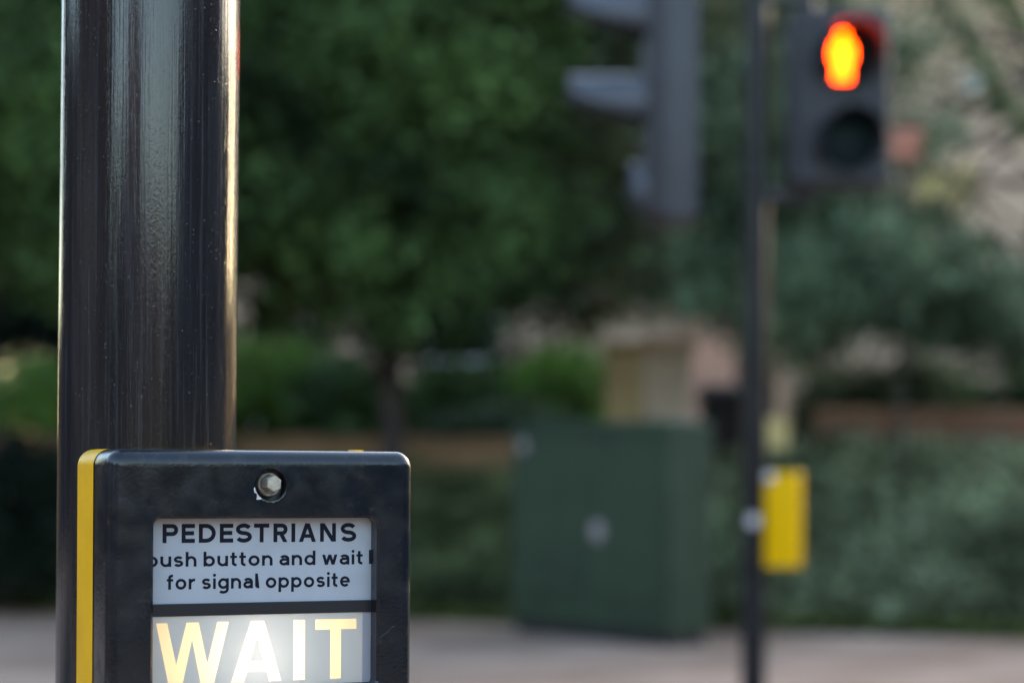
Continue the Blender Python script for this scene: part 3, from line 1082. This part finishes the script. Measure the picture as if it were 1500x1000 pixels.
# ------------------------------------------------------------------ ivy and verge
pts = []
g = np.random.default_rng(44)
for _ in range(2600):
    x = g.uniform(-7, 7.5)
    y = bank_front(x) + abs(g.normal()) * .2 + g.uniform(0.1, 2.7)
    wy = 19.35 - (x - 2.75) * .05 if x > 1.9 else 21.0 - (x) * .058
    if y > wy - .1:
        y = wy - .15
        z = g.uniform(.9, 1.5) if x > 1.9 else g.uniform(.6, 1.2)
    else:
        z = bank_z(x, y) + g.uniform(.02, .28) + .12 * math.sin(2.1 * x + 1.3) * math.sin(1.7 * y)
    if abs(x - 1.4) < .35 and y > 17.5:
        continue
    pts.append((x, y, max(z, .04)))
pts = np.array(pts)
pts = (pts[:, None, :] + g.normal(size=(len(pts), 34, 3)) * np.array([.13, .11, .08])).reshape(-1, 3)
pts[:, 2] = np.maximum(pts[:, 2], .03)
right = pts[:, 0] > 1.6 + .5 * g.normal(size=len(pts))
struct(tag(leaf_mesh('ivy_ground_cover', pts[right], .085, M['ivy'], droop=.3, flat=.8, seed=61), 'grey green ivy covering the bank below the brown wall', 'ivy'), 'stuff')
struct(tag(leaf_mesh('ivy_ground_cover', pts[~right], .085, M['ivy_dark'], droop=.3, flat=.8, seed=62), 'darker ivy covering the bank left of the cabinet', 'ivy'), 'stuff')
n = 16000
x = g.uniform(-7, 8, n)
y = np.array([bank_front(a) for a in x]) + g.normal(size=n) * .10 + .12
z = g.uniform(.0, .12, n)
struct(tag(leaf_mesh('verge_grass', np.stack([x, y, z], 1), .085, M['grass'], droop=-1.5, flat=0, seed=63), 'mossy green strip of grass along the back of the pavement', 'grass'), 'stuff')

# ------------------------------------------------------------------ houses
def window(t, x, y, z, w, h, sash=True, front=-1):
    mb = MB()
    f = .07
    for a in ((-w / 2, -w / 2 + f, 0, h), (w / 2 - f, w / 2, 0, h), (-w / 2 + f, w / 2 - f, 0, f), (-w / 2 + f, w / 2 - f, h - f, h), (-w / 2 + f, w / 2 - f, h / 2 - .03, h / 2 + .03)):
        mb.box(x + a[0], x + a[1], y - .05, y + .03, z + a[2], z + a[3])
    mb.box(x - w / 2 - .06, x + w / 2 + .06, y - .10, y + .03, z - .08, z - .003)
    fr = mb.build('window', M['white'], t)
    mb = MB()
    mb.box(x - w / 2 + f * .5, x + w / 2 - f * .5, y - .02, y + .01, z + f * .5, z + h - f * .5)
    mb.build('pane', M['glass'], fr)


def house(name, loc, rotz, w, d, h, wall_m, label, wins, extra=None, roof_h=2.5):
    t = thing(name, loc, label, 'house', rotz)
    mb = MB()
    mb.box(-w / 2, w / 2, 0, d, -.5, h)
    mb.add([(-w / 2, 0, h), (-w / 2, d, h), (-w / 2, d / 2, h + roof_h - .2), (w / 2, 0, h), (w / 2, d, h), (w / 2, d / 2, h + roof_h - .2)], [(0, 1, 2), (3, 5, 4)])
    mb.build('wall', wall_m, t)
    mb = MB()
    for s in (0, 1):
        ya, yb = (-.35, d / 2) if s == 0 else (d + .35, d / 2)
        za = h - .12
        mb.add([(-w / 2 - .2, ya, za), (w / 2 + .2, ya, za), (w / 2 + .2, yb, h + roof_h), (-w / 2 - .2, yb, h + roof_h),
                (-w / 2 - .2, ya, za + .12), (w / 2 + .2, ya, za + .12), (w / 2 + .2, yb, h + roof_h + .12), (-w / 2 - .2, yb, h + roof_h + .12)],
               [(0, 1, 2, 3), (4, 5, 6, 7), (0, 1, 5, 4), (1, 2, 6, 5), (3, 0, 4, 7), (2, 3, 7, 6)])
    mb.build('roof', M['roof'], t)
    for k in (-.3, .32):
        mb = MB()
        mb.box(w * k - .4, w * k + .4, d / 2 - .3, d / 2 + .3, h + roof_h - .6, h + roof_h + 1.1)
        mb.build('chimney', wall_m, t)
    for (x, z, ww, hh) in wins:
        window(t, x, 0, z, ww, hh)
    return t


# the pinkish brick house in the garden, seen in gaps between the trees
HY = 34.0
wins = [(-6.2, 1.1, 1.2, 1.6), (-3.4, 1.3, 1.2, 1.6), (-6.2, 4.3, 1.2, 1.6), (-3.4, 4.3, 1.2, 1.6), (-.6, 4.3, 1.2, 1.6), (2.2, 4.3, 1.2, 1.6)]
hs = house('brick_house', (2.6, HY, .9), 0, 18, 8, 8.4, M['housebrick'], 'pinkish tan brick house showing through gaps in the trees', wins)
mb = MB()
a, c = P(1335, 690, HY), P(1440, 690, HY)
zz0, zz1 = P(1370, 296, HY).z - .9, P(1370, 246, HY).z - .9
mb.box(a.x - 2.6, c.x - 2.6 - .2, -.28, .02, zz0, zz1, bev=.04)
mb.build('bay_canopy', M['band'], hs)
mb = MB()
a, c = P(1005, 690, HY), P(1100, 690, HY)
mb.box(a.x - 2.6, c.x - 2.6, -.9, -.01, .0, P(1050, 470, HY).z - .9)
mb.build('porch', M['salmon'], hs)
# white alarm box and red box fixed to the house
wc = P(1428, 118, HY - .15)
t = thing('alarm_box', (wc.x, HY - .01, wc.z - .17), 'small white alarm box high on the tan house wall', 'alarm box')
mb = MB()
mb.loft([rr(-.16, .16, 0, .34, .05, -.002), rr(-.16, .16, 0, .34, .05, -.09), rr(-.11, .11, .05, .29, .04, -.13)], True, True)
mb.build('case', M['white'], t, smooth=True)
rc = P(1322, 214, 18.25)
t = thing('bird_box', (rc.x, rc.y, bank_z(rc.x, rc.y)), 'red painted box on a post, just right of the unlit green man', 'bird box')
mb = MB()
mb.box(-.125, .125, -.12, .12, rc.z - t.location.z - .12, rc.z - t.location.z + .08, bev=.01)
mb.build('box', M['terracotta'], t)
mb = MB()
hz = rc.z - t.location.z
mb.add([(-.16, -.17, hz + .07), (.16, -.17, hz + .07), (.16, .17, hz + .07), (-.16, .17, hz + .07), (-.16, 0, hz + .16), (.16, 0, hz + .16)], [(0, 1, 5, 4), (2, 3, 4, 5), (0, 3, 2, 1), (0, 4, 3), (1, 2, 5)])
mb.build('roof', M['terracotta'], t)
mb = MB()
mb.tube([(0, 0, -.2), (0, 0, hz - .11)], .025, 10)
mb.build('post', M['bark'], t)

# street behind the camera and to the sides; it shows only as reflections in the gloss paint
w4 = [(-3.2, .7, 1.0, 1.3), (-.6, .7, 1.0, 1.3), (2.4, .7, 1.0, 1.3), (-3.2, 2.9, 1.0, 1.2), (-.6, 2.9, 1.0, 1.2), (2.4, 2.9, 1.0, 1.2)]
house('terraced_house', (14.5, 3.4, 0), R(-90), 12, 8, 4.6, M['farhouse'], 'brown brick house along the side street on the right', w4)
house('terraced_house', (14.5, -8.8, 0), R(-90), 11.5, 8, 4.6, M['farhouse'], 'brown brick house farther down the side street', w4)
house('terraced_house', (-17.5, -3.5, 0), R(90), 18, 8, 6.0, M['farhouse'], 'brown brick house along the street on the left', w4)
house('terraced_house', (-17.0, -17.2, 0), R(90), 8, 8, 7.6, M['farhouse'], 'brown brick house at the end of the street on the left', w4[:4])
house('terraced_house', (-3.9, -13.5, 0), R(180), 6.6, 8, 3.6, M['farhouse'], 'brown brick house straight behind the camera', [(-.6, .7, 1.0, 1.3)])
house('terraced_house', (14, -42, 0), R(180), 34, 9, 5.0, M['farhouse'], 'long low brick house across the green behind the camera', w4)

# ------------------------------------------------------------------ near pole
NP = P(219, 350, 1.475)
NP2 = P(216, 650, 1.475)
mb = MB()
ax, ay = NP2.x, NP2.y
n = 96
rad = 0.0609
loops = []
for z in (0.0, .3, .6, .9, 1.2, 1.5, 1.8, 2.1, 2.4, 2.7, 3.0, 3.3, 3.6):
    lean = (z - NP2.z) * (NP.x - NP2.x) / (NP.z - NP2.z)
    loops.append([Vector((lean + rad * math.cos(2 * math.pi * k / n), rad * math.sin(2 * math.pi * k / n), z)) for k in range(n)])
mb.loft(loops, True, True)
pole = mb.build('signal_pole', M['pole'], None, smooth=True, loc=(ax, ay, 0))
tag(pole, 'thick glossy black pole in sharp focus behind the near button box', 'pole')

# near box
a = R(24)
nvec = Vector((math.sin(a), -math.cos(a), 0))
box_o = Vector((-0.156672, 1.36, 0))
near_box = make_button_box('push_button_box', (box_o.x, box_o.y, 0), a, 'sharp black and yellow button box with lit WAIT panel on the near pole', True)
# bracket between box and pole
mb = MB()
for z in (.95, 1.12):
    mb = MB()
    mb.box(-.085, .03, .0893, .125, z, z + .04, bev=.003)
    mb.build('mounting_bracket', M['hood'], near_box)

# ------------------------------------------------------------------ far pole and its fittings
FP = P(1106, 500, 9.06)
FP2 = P(1104, 900, 9.06)
t_pole = thing('signal_pole', (FP2.x, FP2.y, 0), 'blurred slim black pole carrying the signals across the road', 'pole')
mb = MB()
rad = .0535
loops = []
for z in np.linspace(0, 3.7, 8):
    lean = (z - FP2.z) * (FP.x - FP2.x) / (FP.z - FP2.z)
    loops.append([Vector((lean + rad * math.cos(2 * math.pi * k / 40), rad * math.sin(2 * math.pi * k / 40), z)) for k in range(40)])
mb.loft(loops, True, True)
mb.build('shaft', M['far_pole'], t_pole, smooth=True)
mb = MB()
sc = P(1103, 762, 9.0) - Vector((FP2.x, FP2.y, 0))
mb.tube([(sc.x, -.045, sc.z), (sc.x, -.075, sc.z)], .028, 16)
mb.build('bolt', M['pale_metal'], t_pole, smooth=True)

# far box: the same unit seen from behind
fb = P(1149, 761, 9.0)
far_box = make_button_box('push_button_box', (fb.x, 9.085, fb.z - .94 * (BOX_BOTTOM + BOX_TOP) / 2), R(158), 'blurred yellow button box seen from behind on the far pole', False)
far_box.scale = (.94, .94, .94)
for z in (.95, 1.10):
    mb = MB()
    mb.box(.103, .15, .05, .075, z, z + .04)
    mb.build('mounting_bracket', M['hood'], far_box)
mb = MB()  # highlight of the housing's top bevel, modelled as a pale disc
mb.loft([circ(.035, 1.232, .024, .0892, 20), circ(.035, 1.232, .024, .096, 20), circ(.035, 1.232, .015, .101, 20)], False, True)
mb.build('cap', M['pale_metal'], far_box, smooth=True)


def hood(mb, cx, cz, r, y0, length, top=90, span=125, cut=.35, th=.004, n=36, knee=55):
    """open visor: long over the top, cut back towards the bottom; axis along -y"""
    loops_o, loops_i = [], []
    for k in range(n + 1):
        s = -1 + 2 * k / n
        a = R(top + s * span)
        L = length * (1 - (1 - cut) * max(0, (abs(s) * span - knee) / (span - knee)) ** 1.2)
        ca, sa = math.cos(a), math.sin(a)
        loops_o.append((Vector((cx + r * ca, y0, cz + r * sa)), Vector((cx + r * .97 * ca, y0 - L, cz + r * .97 * sa))))
        loops_i.append((Vector((cx + (r - th) * ca, y0, cz + (r - th) * sa)), Vector((cx + (r * .97 - th) * ca, y0 - L, cz + (r * .97 - th) * sa))))
    rows = [[o[0] for o in loops_o], [o[1] for o in loops_o], [o[1] for o in loops_i], [o[0] for o in loops_i]]
    mb.loft(rows + [rows[0]], closed=False)


# pedestrian signal facing the camera
pc = P(1234, 142, 8.95)
ps = thing('pedestrian_signal', (pc.x, pc.y, pc.z), 'two aspect pedestrian signal showing a lit red man', 'traffic signal', R(3))
mb = MB()
hw, hh = .213, .372
lp = [rr(-hw, hw, -hh, hh, .035, .20), rr(-hw, hw, -hh, hh, .035, .02), rr(-hw + .018, hw - .018, -hh + .018, hh - .018, .025, 0)]
mb.loft(lp, True, True)
mb.build('housing', M['housing'], ps, smooth=True)
for nm, dz in (('red', .166), ('green', -.190)):
    lx = .022
    mb = MB()
    mb.loft([circ(lx, dz, .145, -.001), circ(lx, dz, .145, -.022), circ(lx, dz, .126, -.022), circ(lx, dz, .126, -.001)], False, False)
    mb.build('bezel', M['housing'], ps, smooth=True)
    mb = MB()
    hood(mb, lx, dz, .138, -.003, .17, cut=.3, span=135)
    mb.build('visor', M['hood'], ps, smooth=True)
    mb = MB()
    mb.loft([circ(lx, dz, .125, -.0015), circ(lx, dz, .112, -.006), circ(lx, dz, .06, -.012), circ(lx, dz, .01, -.013)], False, True)
    ln = mb.build('lens', M['lens'] if nm == 'red' else M['teal'], ps, smooth=True)
    if nm == 'red':
        # standing man: head, shoulders with arms, legs
        fx, fz = -.004, dz
        out = [(-.012, .062), (-.038, .055), (-.046, .030), (-.046, -.020), (-.034, -.022), (-.033, .020), (-.030, .020), (-.032, -.098), (-.004, -.098), (-.002, -.030), (.002, -.030), (.004, -.098), (.032, -.098), (.030, .020), (.033, .020), (.034, -.022), (.046, -.020), (.046, .030), (.038, .055), (.012, .062)]
        mb = MB()
        loop = [Vector((fx + x, -.0165, fz + z)) for x, z in out]
        face_with_holes(mb, loop, [])
        face_with_holes(mb, circ(fx, fz + .083, .020, -.0165, 18), [])
        mb.build('red_man', M['redglow'], ln, fix=False)
# brackets to the pole
dx = FP.x - pc.x
for z in (-.41, .43):
    mb = MB()
    mb.tube([(dx + .03, .11, z), (-.10, .11, z), (-.10, .11, z + (.06 if z < 0 else -.08))], .024, 10)
    mb.build('bracket', M['hood'], ps, smooth=True)

# three aspect vehicle signal seen from the side (faces left along the road)
vc = P(1014, 330, 9.06)
top = P(1030, -75, 9.06).z
vs_ = thing('traffic_signal', (vc.x, 9.06, vc.z), 'three aspect vehicle signal turned side-on, with long grey visors', 'traffic signal', R(-90 + 4))
H = top - vc.z
# local: faces -y (world -x); depth along y
mb = MB()
D = .135
lp = [rr(-.15, .15, 0, H, .03, 0.0), rr(-.15, .15, 0, H, .03, -.11), rr(-.14, .14, .01, H - .01, .025, -D)]
mb.loft(lp, True, True)
mb.build('housing', M['sidebody'], vs_, smooth=True)
mb = MB()
mb.loft([rr(-.142, .142, .012, H - .012, .03, -D - .001), rr(-.142, .142, .012, H - .012, .03, -.195), rr(-.125, .125, .03, H - .03, .03, -.21)], True, True)
mb.build('front_panel', M['housing'], vs_, smooth=True)
for py, long in ((283, 0), (155, 1), (27, 1)):
    dz = P(1030, py, 9.06).z - vc.z
    mb = MB()
    mb.loft([circ(0, dz, .112, -.211), circ(0, dz, .10, -.222), circ(0, dz, .05, -.232)], False, True)
    mb.build('lens', M['lens'], vs_, smooth=True)
    mb = MB()
    hood(mb, 0, dz, .122, -.21, .32 if long else .06, cut=.08 if long else .5, span=122, knee=72)
    mb.build('visor', M['visor'], vs_, smooth=True)
for z in (H + .04,):
    mb = MB()
    mb.tube([(0, -.08, z - .06), (0, -.08, z), (0, FP.x - vc.x + .03, z)], .024, 10)
    mb.build('bracket', M['hood'], vs_, smooth=True)
mb = MB()
mb.tube([(0, -.17, 0.01), (0, -.17, -.05)], .02, 10)
mb.build('cable_gland', M['bark'], vs_, smooth=True)

# ------------------------------------------------------------------ green cabinet
A_ = Vector((0.0, 16.6))
Bc = Vector((1.115, 15.1))
u = (Bc - A_)
Wc = u.length
ang = math.atan2(u.y, u.x)
cb = thing('utility_cabinet', (A_.x, A_.y, 0), 'dark green street cabinet on the pavement behind the far pole', 'cabinet', ang)
Hc, Dc = 1.55, .40
mb = MB()
mb.box(.03, Wc - .03, .03, Dc - .03, 0, .10)
mb.build('plinth', M['bin'], cb)
mb = MB()
mb.box(0, Wc, 0, Dc, .10, Hc, bev=.012)
mb.build('body', M['cabinet'], cb)
mb = MB()
mb.loft([rr(-.02, Wc + .02, -.02, Dc + .02, .02, Hc + .001), rr(-.02, Wc + .02, -.02, Dc + .02, .02, Hc + .035), rr(.05, Wc - .05, .05, Dc - .05, .02, Hc + .07)], True, True,
        mtx=Matrix(((1, 0, 0, 0), (0, 0, 1, 0), (0, 1, 0, 0), (0, 0, 0, 1))))
mb.build('roof', M['cabinet'], cb)
for x0, x1 in ((.03, Wc / 2 - .005), (Wc / 2 + .005, Wc - .03)):
    mb = MB()
    mb.box(x0, x1, -.014, -.001, .16, Hc - .05, bev=.004)
    dr = mb.build('door', M['cabinet'], cb)
    mb = MB()
    for k in range(5):
        mb.box(x0 + .12, x1 - .12, -.021, -.0145, .24 + k * .03, .255 + k * .03)
    mb.build('vent', M['cabinet'], dr)
# round badge and lock: solve positions on the front plane


def on_front(px, py):
    d = Vector(((px - 750 + ROLL * (py - 690)) / F, 1.0))
    nrm = Vector((-u.y, u.x)).normalized()
    s = A_.dot(nrm) / d.dot(nrm)
    q = d * s
    return (q - A_).dot(u.normalized()), EYE - (py - 690 - ROLL * (px - 750)) / F * s


for nm, px_, py_, r_ in (('badge', 877, 778, .075), ('badge', 768, 654, .05)):
    bx_, bz_ = on_front(px_, py_)
    mb = MB()
    mb.loft([circ(bx_, bz_, r_, -.0145, 24), circ(bx_, bz_, r_, -.018, 24), circ(bx_, bz_, r_ * .9, -.020, 24)], False, True)
    mb.build(nm, M['sticker'], cb, smooth=True)
